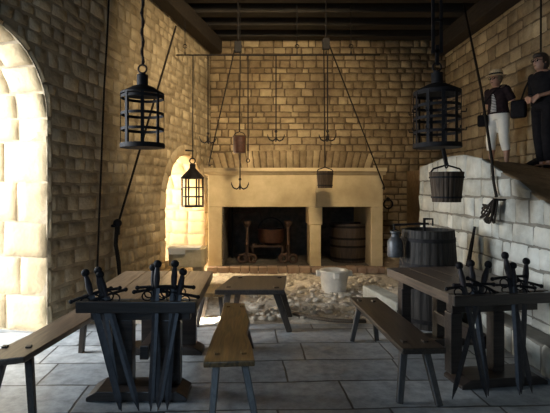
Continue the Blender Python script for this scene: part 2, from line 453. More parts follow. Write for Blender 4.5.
# right wall
m = MB(); m.prism([(YN, 0), (YB, 0), (YB, H), (YN, H)], frR, -.5, 0)
wr_ = struct(m.build('wall_right', M['mortar']))
masonry('stone_facing', frR, (2.0, YB), 1.3, H-.3, (.16, .26), (.22, .50), M['stone_back'], d=.032, seed=31, parent=wr_)
m = MB(); m.box((0, YN-.15, H/2), (12, .3, H)); struct(m.build('wall_rear', M['mortar']))
# floor
m = MB(); m.box((.6, 1.65, -.1), (7.8, 7.3, .2)); struct(m.build('floor', M['floor']))
# unpaved hearth yard beyond the flags: bumpy
bm = bmesh.new(); nx, ny = 170, 150; X0, X1, Y0, Y1 = -2.6, 4.4, 5.3, 10.4; vv = []
for i in range(nx+1):
    row = []
    for j in range(ny+1):
        x = X0+(X1-X0)*i/nx; y = Y0+(Y1-Y0)*j/ny
        e = min(1, (y-Y0)/.25)
        dist, pts = noise.voronoi(Vector((x*9.5, y*9.5, 0)))
        z = .042*max(0, .62-dist[0])*e*1.5+.05*noise.noise(Vector((x*1.7, y*1.7, 3)))*e+.02*noise.noise(Vector((x*13, y*13, 1)))*e
        row.append(bm.verts.new((x, y, z-.012)))
    vv.append(row)
for i in range(nx):
    for j in range(ny):
        f = bm.faces.new((vv[i][j], vv[i+1][j], vv[i+1][j+1], vv[i][j+1])); f.smooth = True
me = bpy.data.meshes.new('floor'); bm.to_mesh(me); bm.free(); me.materials.append(M['rubble'])
yo = bpy.data.objects.new('floor', me); COL.objects.link(yo); struct(yo)
# ceiling boards and beams
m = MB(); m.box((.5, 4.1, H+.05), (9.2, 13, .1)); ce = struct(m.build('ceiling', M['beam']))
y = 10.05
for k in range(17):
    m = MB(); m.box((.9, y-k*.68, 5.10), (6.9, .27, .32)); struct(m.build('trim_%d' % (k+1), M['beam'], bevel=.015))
def plate(a, b, z0, z1, wd, nm):
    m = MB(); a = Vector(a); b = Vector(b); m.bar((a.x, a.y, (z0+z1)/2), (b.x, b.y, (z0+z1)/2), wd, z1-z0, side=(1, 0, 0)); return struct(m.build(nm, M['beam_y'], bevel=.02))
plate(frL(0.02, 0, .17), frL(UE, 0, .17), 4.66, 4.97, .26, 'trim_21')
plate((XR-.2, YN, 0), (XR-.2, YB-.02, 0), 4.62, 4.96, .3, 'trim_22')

# ------------------------------------------------------------ ramp and landing on the right
XW = 2.7
def interp(tab, t):
    for (a, za), (b, zb) in zip(tab[:-1], tab[1:]):
        if t <= b:
            k = max(0, (t-a)/(b-a)); k = k*k*(3-2*k)*.35+k*.65; return za+(zb-za)*k
    return tab[-1][1]
TL = [(1.8, .45), (3.4, 1.10), (4.16, 1.43), (4.82, 1.72), (5.5, 1.96), (5.95, 2.03), (6.4, 2.03), (7.5, 1.93)]
TR = [(1.8, .9), (4.0, 1.35), (5.2, 1.68), (6.0, 1.80), (6.63, 1.87), (7.9, 1.97), (YB, 1.98)]
def ztop(x, y):
    k = (x-XW)/(XR-XW); k = max(0, min(1, k))
    return interp(TL, min(y, 7.5))*(1-k)+interp(TR, y)*k
bm = bmesh.new()
ys = [1.8+.1*i for i in range(58)]; xs = [XW+(XR-XW)*i/16 for i in range(17)]
top = [[bm.verts.new((x, y, ztop(x, y)-.004+.018*noise.noise(Vector((x*4, y*4, 0)))*(1 if i else 0))) for i, x in enumerate(xs)] for y in ys]
bot = [[bm.verts.new((x, y, 0)) for x in (XW, XR)] for y in ys]
for j in range(len(ys)-1):
    for i in range(16):
        f = bm.faces.new((top[j][i], top[j][i+1], top[j+1][i+1], top[j+1][i])); f.smooth = True
    bm.faces.new((bot[j][0], bot[j+1][0], top[j+1][0], top[j][0]))
bm.faces.new([bot[-1][0], bot[-1][1]]+top[-1][::-1]); bm.faces.new([bot[0][1], bot[0][0]]+top[0])
me = bpy.data.meshes.new('ramp'); bmesh.ops.recalc_face_normals(bm, faces=bm.faces); bm.to_mesh(me); bm.free(); me.materials.append(M['dirt'])
me.materials.append(M['mortar_grey'])
for p in me.polygons:
    if abs(p.normal.x) > .9 or abs(p.normal.y) > .9: p.material_index = 1
ramp = bpy.data.objects.new('wall_ramp', me); COL.objects.link(ramp); struct(ramp)
def frW(u, v, n): return Vector((XW-n, u, v))
def spansW(v0, v1):
    # stones only where the top of the ramp is above this course
    a = None
    for i in range(120):
        yy = 1.8+i*.0475
        if interp(TL, yy) > v0+.05: a = yy; break
    if a is None: return []
    b = 7.5
    for i in range(120):
        yy = 7.5-i*.0475
        if interp(TL, yy) > v0+.05: b = yy; break
    return [(a, b)] if b > a+.1 else []
masonry('stone_facing', frW, (1.8, 7.5), 0, 2.06, (.14, .27), (.15, .46), M['stone_ramp'], spansW,
        warp=lambda u, v: (u, min(v, interp(TL, u)+.012)), d=.024, seed=41, gap=.006, parent=ramp)
# landing beyond the ramp
m = MB(); m.box((3.85, 8.9, .99), (.9, 2.78, 1.98)); struct(m.build('wall_landing', M['dirt']))
# low stone plinth along the ramp
m = MB(); m.box((2.55, 4.3, .13), (.24, 4.4, .26))
pl = struct(m.build('trim_23', M['mortar_grey'], bevel=.02))
masonry('stone_facing', lambda u, v, n: Vector((2.43-n, u, v)), (2.1, 6.5), 0, .26, (.25, .26), (.4, .8), M['stone_ramp'], d=.02, seed=43, parent=pl)

# ------------------------------------------------------------ fireplace
YF = 8.6
fp = thing('fireplace', 'large pale yellow stone fireplace with two square openings against the back wall', 'fireplace', (0.7, YF, 0))
def lx(px): return (px-CX)*YF/F-.7
def lz(py): return EYE-(py-CY)*YF/F
zo = lz(207); zt = lz(175)
DEP = YB-YF-.05
def fbox(name, px0, px1, z0, z1, y0, y1, mat, bev=.012):
    m = MB(); m.box(((lx(px0)+lx(px1))/2, (y0+y1)/2, (z0+z1)/2), (lx(px1)-lx(px0), y1-y0, z1-z0)); return m.build(name, mat, fp, bevel=bev)
fbox('jamb', 208, 222, 0, zo, 0, DEP, M['fire_stone'])
fbox('jamb', 371, 383, 0, zo, 0, DEP, M['fire_stone'])
fbox('pillar', 310, 321, 0, zo, 0, .55, M['fire_stone'])
fbox('capital', 308.6, 322.4, zo-.34, zo, -.015, .56, M['fire_stone'])
fbox('lintel', 208, 316, zo, zt, -.003, .45, M['fire_stone'])
fbox('lintel', 316.1, 383, zo, zt, 0, .45, M['fire_stone'])
fbox('hood', 208, 383, zo+.02, zt, .45, DEP, M['soot'])
fbox('back', 222, 371, 0, zo+.02, DEP-.12, DEP, M['soot'])
m = MB()  # moulded mantel shelf
zc = lz(168)
prof = [(0, zt), (-.03, zt+.015), (-.05, zt+.05), (-.10, zt+.075), (-.10, zc), (.45, zc), (.45, zt)]
a = [m.bm.verts.new((lx(204.5), y, z)) for y, z in prof]; b = [m.bm.verts.new((lx(385.5), y, z)) for y, z in prof]
m.bm.faces.new(a); m.bm.faces.new(b[::-1])
for i in range(len(a)): m.bm.faces.new((a[i], a[(i+1) % len(a)], b[(i+1) % len(a)], b[i]))
m.build('mantel_shelf', M['fire_stone'], fp)
fbox('hearth', 222, 371, 0, .10, 0.0, DEP, M['soot'])
m = MB()   # brick course fronting the hearth
x = lx(208); 
while x < lx(383)-.05:
    ww = R.uniform(.16, .26); ww = min(ww, lx(383)-x); m.box((x+ww/2, -.10, .06), (ww-.012, .2, .11+R.uniform(-.01, .02))); x += ww
m.build('hearth_edge', M['brick'], fp, bevel=.01)
# soot-darkened inner bricks visible as rows
m = MB()
for k in range(9):
    for q in range(7):
        x = lx(222)+.01; m.box((x+.01, .1+q*.22+(k % 2)*.1, .15+k*.17), (.03, .2, .155))
m.build('inner_stones', M['soot'], fp, bevel=.008)

# hearth furniture
def andiron(px, label):
    p = at(px, 270, 9.0)
    t = thing('andiron', label, 'andiron', (p.x, 9.0, .10), 0, None)
    m = MB(); m.lathe([(.035, 0.05), (.028, .12), (.03, .35), (.045, .37), (.03, .40), (.028, .72), (.05, .74), (.085, .80), (.085, .84), (.02, .86)], seg=14)
    m.build('standard', M['iron_rust'], t, smooth=True)
    for s in (-1, 1):
        m = MB(); m.torus((s*.10, -.01, .09), .075, .030, 'Y', 18, 8); m.tube([(0, 0, .2), (s*.05, 0, .17), (s*.12, 0, .15)], .022)
        m.build('foot', M['iron_rust'], t, smooth=True)
    m = MB(); m.bar((0, 0, .25), (0, .7, .25), .03, .03); m.bar((0, .68, 0), (0, .68, .26), .03); m.build('log_bar', M['iron_rust'], t)
    return t
andiron(247, 'left rusty iron andiron with round scrolled feet in fireplace')
andiron(288, 'right rusty iron andiron with round scrolled feet in fireplace')
g0, g1 = at(249, 262, 9.15), at(286, 262, 9.15)
t = thing('fire_grate', 'low dark iron grate lying between the two andirons', 'grate', ((g0.x+g1.x)/2, 9.35, .10))
hw = (g1.x-g0.x)/2-.07
m = MB()
for y in (-.15, .15): m.bar((-hw, y, .31), (hw, y, .31), .035)
for k in range(9): m.bar((-hw+2*hw*k/8, -.15, .33), (-hw+2*hw*k/8, .15, .33), .02)
m.build('rack', M['iron_rust'], t)
for x in (-hw, hw):
    for y in (-.15, .15):
        m = MB(); m.bar((x, y, 0), (x, y, .31), .028); m.build('leg', M['iron_rust'], t)
t = thing('cauldron', 'reddish copper cauldron standing over the grate inside fireplace', 'cauldron', (at(271, 250, 9.35).x, 9.35, .441))
m = MB(); m.lathe([(.16, 0), (.24, .04), (.275, .14), (.27, .27), (.29, .30), (.29, .315), (.26, .315), (.25, .27), (.25, .12), (.1, .03)], seg=28); m.build('pot', M['copper'], t, smooth=True)
m = MB(); m.torus((0, 0, .27), .27, .012, 'Y', 20, 6, PI, 0); m.build('handle', M['iron'], t, smooth=True)
# crane: long arm over the fire
t = thing('chimney_crane', 'iron pot crane with long arm inside the left fireplace opening', 'crane', (at(232, 270, 9.6).x, 9.7, .10))
m = MB(); m.tube([(0, 0, 0), (0, 0, 1.15)], .022); m.build('post', M['iron'], t)
m = MB(); m.tube([(0, 0, .95), (.55, -.05, 1.0), (.62, -.1, .99)], .016); m.tube([(0, 0, .6), (.35, -.04, .97)], .012); m.build('arm', M['iron_rust'], t)
m = MB(); m.tube([(.6, -.08, .98), (.63, -.1, .82), (.66, -.12, .68)], .011); m.torus((.67, -.12, .64), .035, .01, 'Y', 14, 6, PI*1.3, PI); m.build('pot_hook', M['iron_rust'], t)

# ------------------------------------------------------------ barrels and buckets
def barrel(name, label, cat, loc, r0, r1, rm, h, hoops, mat, hoopmat, lid=True):
    t = thing(name, label, cat, loc)
    m = MB(); n = 22; rings = []
    for k in range(9):
        z = h*k/8; q = k/8; r = r0+(r1-r0)*q+(rm*4*q*(1-q))
        rings.append([Vector(((r-(.006 if j % 3 == 2 else 0))*math.cos(2*PI*(j+(.45 if j % 3 == 2 else 0 if j % 3 == 0 else .9)*.0)/66), (r-(.006 if j % 3 == 2 else 0))*math.sin(2*PI*j/66), z)) for j in range(66)])
    # inner lip
    rt = r1
    rings.append([Vector(((rt-.03)*math.cos(2*PI*j/66), (rt-.03)*math.sin(2*PI*j/66), h)) for j in range(66)])
    rings.append([Vector(((rt-.03)*math.cos(2*PI*j/66), (rt-.03)*math.sin(2*PI*j/66), h-.06)) for j in range(66)])
    m.rings(rings); m.build('staves', mat, t)
    for z in hoops:
        q = z; r = r0+(r1-r0)*q+rm*4*q*(1-q)+.004
        m = MB(); hh = min(.022, h*.03)
        m.lathe([(r-.012, h*q-hh), (r+.003, h*q-hh), (r+.003, h*q+hh), (r-.012, h*q+hh)], seg=40)
        m.build('hoop', hoopmat, t, smooth=True)
    if lid:
        m = MB(); nb = 5
        for k in range(nb):
            y0 = -r1+.03+(2*r1-.06)*k/nb; y1 = y0+(2*r1-.06)/nb-.006; ym = max(abs(y0), abs(y1)); hwid = math.sqrt(max(.004, (r1-.032)**2-ym*ym))
            m.box((0, (y0+y1)/2, h-.045), (2*hwid, y1-y0, .025))
        m.build('lid', mat, t, bevel=.003)
    return t
vat = barrel('barrel', 'big dark wooden vat with hoops by the ramp wall behind table', 'barrel', (2.02, 5.35, 0), .345, .295, .01, 1.11, (.08, .48, .56, .64, .90), M['vat'], M['iron'])
barrel('barrel', 'dark brown barrel inside the narrow right opening of fireplace', 'barrel', (at(349, 260, 9.25).x, 9.3, .10), .36, .37, .02, .78, (.1, .42, .62, .92), M['vat_red'], M['iron'])
# winch handle on the vat
t = thing('winch_handle', 'black iron crank on the rim of the big vat', 'crank', (1.94, 5.25, 1.11))
m = MB(); m.bar((0, 0, -.04), (0, 0, .14), .025); m.bar((-.36, 0, .06), (.05, 0, .075), .022); m.build('shaft', M['iron'], t)
m = MB(); m.tube([(0, 0, .13), (.09, -.02, .13), (.09, -.02, .05)], .012); m.build('crank', M['iron'], t)
m = MB(); m.tube([(-.35, 0, .06), (-.35, 0, -.0), (-.36, 0, -.03)], .008); m.build('hook', M['iron'], t)
t = thing('milk_can', 'grey tin can with narrow neck hanging beside the vat', 'can', (1.60, 5.25, .80))
m = MB(); m.lathe([(.02, 0), (.085, 0), (.09, .02), (.088, .17), (.075, .20), (.045, .235), (.045, .265), (.058, .28), (.058, .295), (.01, .30)], seg=24); m.build('body', M['tin'], t, smooth=True)
m = MB(); m.torus((0, 0, .265), .05, .006, 'Y', 16, 6, PI, 0); m.build('handle', M['iron'], t)

def bucket(label, loc, r0, r1, h, hang, mat, hoopmat, name='hanging_bucket'):
    t = barrel(name, label, 'bucket', loc, r0, r1, 0, h, (.16, .82), mat, hoopmat, lid=False)
    m = MB(); m.tube([(-r1*.98, 0, h-.01), (-r1*.8, 0, h+hang*.45), (0, 0, h+hang), (r1*.8, 0, h+hang*.45), (r1*.98, 0, h-.01)], .009); m.build('handle', M['iron'], t)
    return t

# ------------------------------------------------------------ cages
def cage(label, loc, r, h, nbar, hoops, mat, hooks=False):
    t = thing('hanging_cage', label, 'iron cage', loc)
    for q in hoops:
        m = MB(); z = h*q; m.lathe([(r, z-.014), (r+.007, z-.014), (r+.007, z+.014), (r, z+.014)], seg=32)
        # hollow band: remove caps
        for f in [f for f in m.bm.faces if len(f.verts) > 8]: m.bm.faces.remove(f)
        a = [v for v in m.bm.verts]; n = 32
        m.bm.verts.ensure_lookup_table()
        for k in range(n): m.bm.faces.new((m.bm.verts[k], m.bm.verts[3*n+k], m.bm.verts[3*n+(k+1) % n], m.bm.verts[(k+1) % n]))
        m.build('hoop', mat, t, smooth=True)
    for k in range(nbar):
        a = 2*PI*(k+.3)/nbar; c, s = math.cos(a), math.sin(a)
        m = MB(); m.bar(((r+.008)*c, (r+.008)*s, .01), ((r+.008)*c, (r+.008)*s, h*.995), .030, .006, side=(-s, c, 0))
        m.bar(((r+.008)*c, (r+.008)*s, h*.99), (.06*c, .06*s, h+.075), .020, .006, side=(-s, c, 0))
        if hooks:
            for q in (.3, .62): m.tube([((r+.01)*c, (r+.01)*s, h*q), ((r+.05)*c, (r+.05)*s, h*q+.0), ((r+.055)*c, (r+.055)*s, h*q+.03)], .006, 6)
        m.build('bar', mat, t)
    m = MB(); m.lathe([(.01, 0), (r+.015, 0), (r+.018, .012), (r+.015, .045), (.01, .03)], seg=32); m.build('base', mat, t, smooth=True)
    m = MB(); m.lathe([(r+.012, h-.012), (r+.012, h+.004), (.10, h+.07), (.055, h+.085), (.055, h+.19), (.03, h+.20), (.03, h+.21), (.01, h+.21)], seg=32)
    m.build('cap', mat, t, smooth=True)
    m = MB(); m.torus((0, 0, h+.25), .042, .009, 'Y', 20, 8); m.build('ring', mat, t, smooth=True)
    return t
def rope(name, label, pts, r, mat, cat='rope', group=None):
    m = MB(); m.tube(pts, r, 8); return tag(m.build(name, mat, smooth='all'), label, cat, group)
ZJ = 4.94
p = at(142.5, 148, 4.5)
cage('round black iron cage hanging at left before the left wall', p, .203, .54, 8, (.04, .34, .62, .93), M['iron'])
p2 = Vector((p.x, p.y, p.z+.54+.285))
m = MB(); N_ = 60
m.tube([p2+Vector((.012*math.sin(k*1.3), .012*math.cos(k*1.3), (5.24-p2.z)*k/N_)) for k in range(N_+1)], .012)
m.tube([p2, p2+Vector((0, 0, 5.24-p2.z))], .011)
tag(m.build('hanging_rope', M['rope']), 'thick twisted rope holding up the left iron cage', 'rope')
p = at(437, 148, 4.5)
cage('round black iron cage with hooks above a hanging bucket at right', p, .215, .56, 10, (.04, .28, .52, .74, .96), M['iron'], hooks=True)
cz = p.z+.56+.285
t = thing('suspension_bars', 'pair of dark iron bars holding the right cage from ceiling', 'iron bars', (p.x, p.y, cz-.02))
for s in (-1, 1):
    m = MB(); m.bar((s*.04, 0, .12), (s*.04, 0, 5.2-cz), .028, .02); m.build('bar', M['iron'], t)
m = MB(); m.bar((0, 0, 0), (0, 0, .2), .03); m.bar((-.055, 0, .14), (.055, 0, .14), .03)
for k in range(5): m.bar((-.055, 0, .45+.3*k), (.055, 0, .45+.3*k), .02)
m.build('clamp', M['iron'], t)
bb = at(446.5, 202, 4.5)
bk = bucket('dark wooden bucket with iron hoops hanging under the right cage', (bb.x, 4.5, bb.z), .135, .165, .30, .07, M['bucket'], M['iron'])
m = MB(); m.bar((bb.x, 4.5, bb.z+.37), (p.x+.06, 4.5, p.z-.005), .03); m.torus((bb.x, 4.5, bb.z+.37), .03, .008, 'X', 14, 6)
tag(m.build('bucket_hanger', M['iron']), 'short iron hanger between right cage and wooden bucket', 'hanger')

# small square lantern by the far window
YQ = 8.0
p = at(192.5, 207, YQ)
t = thing('lantern', 'small black iron lantern with cone cap hanging before the far window', 'lantern', p)
Hh = 32/F*YQ-.06; r = .185
for q in (0.02, .36, .68, 1):
    m = MB(); z = Hh*q
    for k in range(6):
        a0, a1 = PI/3*k, PI/3*(k+1); m.bar((r*math.cos(a0), r*math.sin(a0), z), (r*math.cos(a1), r*math.sin(a1), z), .022, .035, side=(0, 0, 1))
    m.build('hoop', M['iron'], t)
for k in range(6):
    a = PI/3*k; m = MB(); m.bar((r*math.cos(a), r*math.sin(a), 0), (r*math.cos(a), r*math.sin(a), Hh), .026); m.build('bar', M['iron'], t)
m = MB(); m.lathe([(.01, 0), (r+.01, 0), (r+.01, .03), (.01, .03)], seg=6); m.build('base', M['iron'], t)
m = MB(); m.lathe([(r+.03, Hh), (r+.02, Hh+.02), (.10, Hh+.13), (.055, Hh+.18), (.055, Hh+.25), (.01, Hh+.27)], seg=12); m.build('cap', M['iron'], t)
m = MB(); m.torus((0, 0, Hh+.31), .05, .012, 'Y', 16, 6); m.build('ring', M['iron'], t)
lt = Vector((p.x, YQ, p.z+Hh+.35))
YH = 8.25     # depth of the hanging rod
m = MB(); m.bar(lt+Vector((.0, .02, -.01)), lt+Vector((0, .02, .14)), .02); m.bar(lt+Vector((0.015, .02, .14)), lt+Vector((-.13, .02, .15)), .03)
m.tube([lt+Vector((0, .02, .14)), Vector((at(193, 60, YH).x, YH, at(193, 56, YH).z))], .010)
tag(m.build('lantern_hanger', M['iron']), 'thin iron hanger from ceiling rod to small lantern', 'hanger')

# ------------------------------------------------------------ ceiling rod with hooks
rz_ = at(300, 55, YH).z
t = thing('hanging_rod', 'long thin horizontal iron rod hung under the ceiling beams', 'iron rod', (at(278, 55, YH).x, YH, rz_))
hx = at(380, 0, YH).x-at(278, 0, YH).x
m = MB(); m.tube([(-hx, 0, 0), (0, 0, -.004), (hx, 0, 0)], .014); m.build('rod', M['iron'], t)
for px in (185, 240, 297, 326, 351):
    x = at(px, 0, YH).x-t.location.x; m = MB(); m.torus((x, 0, .03), .035, .008, 'X', 12, 6); m.tube([(x, 0, .05), (x, .0, 5.2-rz_)], .008)
    m.torus((x, 0, .16), .035, .008, 'Y', 12, 6); m.build('hanger', M['iron'], t)

def grapnel(label, px, py0, py1, Y=YH, group=None, rr=.055):
    a = at(px, py0, Y); b = at(px, py1, Y)
    t = thing('grappling_hook', label, 'hook', (b.x, Y, b.z), 0, group)
    m = MB(); m.tube([(0, 0, a.z-b.z), (0, 0, 0)], .0115, 6); m.torus((0, 0, .12), .02, .007, 'Y', 10, 6); m.build('shank', M['iron'], t)
    for k in range(4):
        an = PI/2*k; c, s = math.cos(an), math.sin(an)
        pts = [(c*d_, s*d_, z_) for d_, z_ in ((0, .03), (.02, -.03), (.065, -.055), (.12, -.03), (.15, .03), (.155, .07))]
        m = MB(); m.tube(pts, [.012, .013, .013, .012, .010, .003], 6); m.build('prong', M['iron'], t, smooth='all')
    return t
grapnel('four pronged hook on long shank nearest the left wall', 208, 55, 140)
grapnel('four pronged hook on long shank in the middle over the fireplace', 276, 55, 138)
grapnel('four pronged hook on long shank above the right hanging bucket', 327.5, 55, 138, YH-.02)
m = MB(); a = at(248, 56, YH); b = at(248, 159, YH); m.tube([a, b], .0115, 6); m.torus((b.x, b.y, b.z-.03), .03, .008, 'Y', 12, 6)
tag(m.build('iron_rod', M['iron']), 'straight iron rod hanging right of the copper pot', 'rod')
# pulleys and their ropes
def pulley(label, px, py, Y):
    c = at(px, py, Y); t = thing('pulley', label, 'pulley', (c.x, Y, c.z))
    m = MB(); m.box((0, -.03, 0), (.13, .02, .20)); m.box((0, .03, 0), (.13, .02, .20)); m.build('cheeks', M['iron'], t, bevel=.01)
    m = MB(); m.lathe([(.06, -.018), (.05, 0), (.06, .018)], axis='Y', seg=18); m.build('wheel', M['iron'], t)
    m = MB(); m.tube([(0, 0, .06), (0, 0, 4.95-c.z)], .012); m.build('strap', M['iron'], t)
    return c
YP = 8.05
c1 = pulley('dark wooden pulley block at left below ceiling beams', 238, 47, YP)
c2 = pulley('dark wooden pulley block at right below ceiling beams', 326, 44, YP)
wl_p = frL((YB-8.9)*KL, 0, .03)
e1 = at(209, 163, 8.45)
rope('rope', 'slanting dark rope running from left pulley down towards left wall', [c1+Vector((-.05, 0, 0)), e1], .012, M['rope'])
e2 = at(384, 186, 8.49)
rope('rope', 'slanting dark rope running from right pulley down past the mantel', [c2+Vector((.05, 0, 0)), e2], .012, M['rope'])
# tie-off rings
for e, lb in ((e1, 'small iron ring tying the left pulley rope to fireplace edge'), (e2, 'small iron ring tying right pulley rope at the mantel end')):
    m = MB(); m.torus((e.x, e.y, e.z-.035), .03, .009, 'X', 12, 6); m.tube([(e.x, e.y+.02, e.z-.04), (e.x, 8.62, e.z-.04)], .010)
    tag(m.build('wall_ring', M['iron']), lb, 'ring')
# copper pot on the left pulley line + hook under it
q = at(239.5, 153, YP)
rope('rope', 'vertical rope from left pulley to the hanging copper pot', [c1+Vector((.04, 0, 0)), Vector((q.x, YP, q.z+.38))], .010, M['rope'])
t = thing('hanging_pot', 'small reddish copper pot hanging above the fireplace mantel', 'pot', (q.x, YP, q.z))
m = MB(); m.lathe([(.02, 0), (.105, 0), (.112, .03), (.115, .28), (.125, .29), (.125, .305), (.1, .305), (.098, .05), (.02, .02)], seg=24); m.build('pot', M['copper'], t, smooth=True)
m = MB(); m.tube([(-.11, 0, .29), (-.08, 0, .35), (0, 0, .38), (.08, 0, .35), (.11, 0, .29)], .008); m.build('handle', M['iron'], t)
g = grapnel('four pronged hook hanging just under the small copper pot', 240, 153, 186, YP)
# wooden bucket on the right pulley line
q = at(325, 188, YP)
bucket('small wooden bucket hanging in front of the fireplace lintel', (q.x, YP, q.z), .13, .15, .30, .07, M['bucket'], M['iron'], 'hanging_bucket')
rope('rope', 'vertical rope from right pulley to the small wooden bucket', [c2+Vector((-.04, 0, 0)), Vector((q.x, YP, q.z+.37))], .010, M['rope'])
# iron ring on the back wall to the right of the fireplace
p = at(388, 204, YB-.05)
m = MB(); m.torus((p.x, YB-.06, p.z), .10, .02, 'Y', 20, 8); m.ball((p.x, YB-.05, p.z+.11), .045)
tag(m.build('wall_ring', M['iron']), 'dark iron ring on back wall right of the fireplace', 'ring')

# ------------------------------------------------------------ ropes on the left wall
rl = [at(109, -8, 6.3), at(104.5, 80, 5.9), at(100.5, 180, 5.75), at(97, 268, 5.6)]
def wallpt(Y, z, n=.05): return frL((YB-Y)*KL, z, n)
def on_left(px, py, n=.07):
    # point of the left wall (offset n) seen at this direction
    k = (px-CX)/F
    Y = (-1.1-.23*YB+n*1.02)/(k-.23)
    return Vector((k*Y, Y, EYE-(py-CY)*Y/F))
pts = [on_left(109.5, -16, .12), on_left(107, 40, .10), on_left(104, 90, .08), on_left(101, 170, .07), on_left(97, 275, .07)]
rope('rope', 'long dark rope hanging down the left wall nearest the arch', pts, .013, M['rope'])
e3 = on_left(117.5, 226, .10)
rope('rope', 'long slanting rope from the ceiling beam to a cleat on left wall', [at(176, 26, 7.0), at(172, 40, 7.0), e3], .016, M['rope'])
t = thing('rope_cleat', 'dark cleat wound with thick rope hanging on left wall', 'cleat', e3)
m = MB(); m.bar((0, 0, -.12), (0, 0, .08), .06); m.ball((0, 0, .04), .06); m.tube([(0, 0, 0), nL*-.1], .02); m.build('cleat', M['iron'], t)
m = MB()
for k in range(4):
    o_ = Vector((.012*math.sin(k*2), -.012*k, 0)); m.tube([o_+Vector((0, 0, .0)), o_+Vector((-.02, 0, -.25)), o_+Vector((.02, 0, -.5)), o_+Vector((.02+.01*k, 0, -.72))], .018)
m.build('rope_end', M['rope'], t)

# ropes at the right
ptr = [Vector((3.72, 8.15, 4.96)), Vector((3.1, 6.25, 2.97)), Vector((2.66, 5.12, 1.92)), Vector((2.645, 5.06, 1.70)), Vector((2.64, 4.98, 1.50))]
m = MB(); m.tube(ptr, .016, 8); tag(m.build('rope', M['rope'], smooth='all'), 'slanting rope from ceiling passing over ramp edge to coil', 'rope')
cc = at(494, 212, 2.62*F/236)
t = thing('rope_coil', 'bundle of dark rope looped over a peg on ramp wall', 'rope coil', (2.60, 4.98, cc.z+.06))
m = MB(); m.tube([(.09, -.10, .075), (-.05, -.10, .085)], .012); m.build('peg', M['iron'], t)
m = MB()
for k in range(9):
    q = k/8; an = math.radians(-12-62*q); L_ = .36-.08*abs(q-.4)*2; wd = .022+.008*(k % 3); pts = []
    for j in range(24):
        a = 2*PI*j/24; u_ = (1-math.cos(a))/2*L_; v_ = math.sin(a)*wd-.05*math.sin(PI*u_/L_)*(1-q)
        pts.append((-.015-.010*(k % 4)+.008*math.sin(a*2+k), -.10+u_*math.cos(an)-v_*math.sin(an), .075+u_*math.sin(an)+v_*math.cos(an)))
    m.tube(pts, .010, 6, closed=True)
m.build('loops', M['rope'], t, smooth='all')
rope('rope', 'rope hanging down the right wall behind the person in black', [(4.15, 6.6, 4.96), (4.16, 6.62, 3.3), (4.19, 6.7, 2.3)], .013, M['rope'])
t = thing('coal_scoop', 'dark iron scoop with upright handle on the landing by right wall', 'scoop', (3.97, 6.55, ztop(3.97, 6.55)+.01))
m = MB(); m.prism([(-.2, 0), (.1, 0), (.12, .14), (-.02, .06)], lambda u, v, n: Vector((u, n, v)), -.09, .09); m.build('pan', M['black'], t, bevel=.01)
m = MB(); m.tube([(.09, 0, .08), (.13, 0, .35)], .012); m.build('handle', M['black'], t)
# dark board added in place of a shadowed slot in the ramp wall
m = MB(); m.bar((2.50, 5.50, .275), (2.65, 5.50, 1.13), .10, .03, side=(0, 1, 0), w2=.04)
tag(m.build('slot_shade_board', M['black']), 'dark pointed board added for a shadowed slot in ramp wall', 'board')

# ------------------------------------------------------------ tables
def table(name, label, c, rz, w, l, mat_top, mat_edge, legmat, posts):
    """local origin floor centre of the front edge, y away from viewer; slot behind the front board"""
    t = thing(name, label, 'table', c, rz)
    z1, th = .75, .085
    m = MB(); m.box((0, .016, z1-th/2), (w, .032, th)); m.build('front_board', mat_edge, t, bevel=.006)
    y = .088; n = 4; bw = (l-y)/1
    m = MB()
    xs_ = [-w/2+w*k/n for k in range(n+1)]
    for k in range(n): m.box(((xs_[k]+xs_[k+1])/2, y+(l-y)/2, z1-th/2), (w/n-.004, l-y, th))
    m.build('tabletop', mat_top, t, bevel=.004)
    m = MB(); m.box((-w/2+.03, .06, z1-th*.52), (.05, .054, th*.9)); m.box((w/2-.03, .06, z1-th*.52), (.05, .054, th*.9)); m.box((0, .06, z1-th*.52), (.10, .054, th*.9)); m.build('slot_block', mat_edge, t)
    for yy in (.18, l-.20):
        m = MB()
        f = w*.42
        poly = [(-f, 0), (f, 0), (f, .03), (f-.08, .075), (-f+.08, .075), (-f, .03)]
        m.prism(poly, lambda u, v, n, yy=yy: Vector((u, yy+n, v)), -.12 if yy > .5 else -.17, .10); m.build('foot', legmat, t, bevel=.006)
        m = MB(); m.box((0, yy, z1-th-.045), (w*.86, .09, .09)); m.build('cleat', legmat, t, bevel=.004)
        for a, b in posts:
            m = MB(); m.box(((a+b)/2, yy, (z1-th-.09+.075)/2), (b-a, .10, z1-th-.09-.075)); m.build('post', legmat, t, bevel=.006)
    m = MB(); m.box((0, l/2+.02, .28), (.07, l-.45, .11)); m.build('stretcher', legmat, t, bevel=.004)
    return t
YT = 3.355
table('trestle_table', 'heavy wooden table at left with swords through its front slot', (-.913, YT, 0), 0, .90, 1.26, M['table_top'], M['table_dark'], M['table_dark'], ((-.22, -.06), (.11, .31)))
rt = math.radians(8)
table('trestle_table', 'heavy wooden table at right with swords through its front slot', (1.99, 3.60, 0), rt, .90, 1.26, M['table_top_dark'], M['table_dark'], M['table_dark'], ((-.40, -.30), (-.02, .08)))

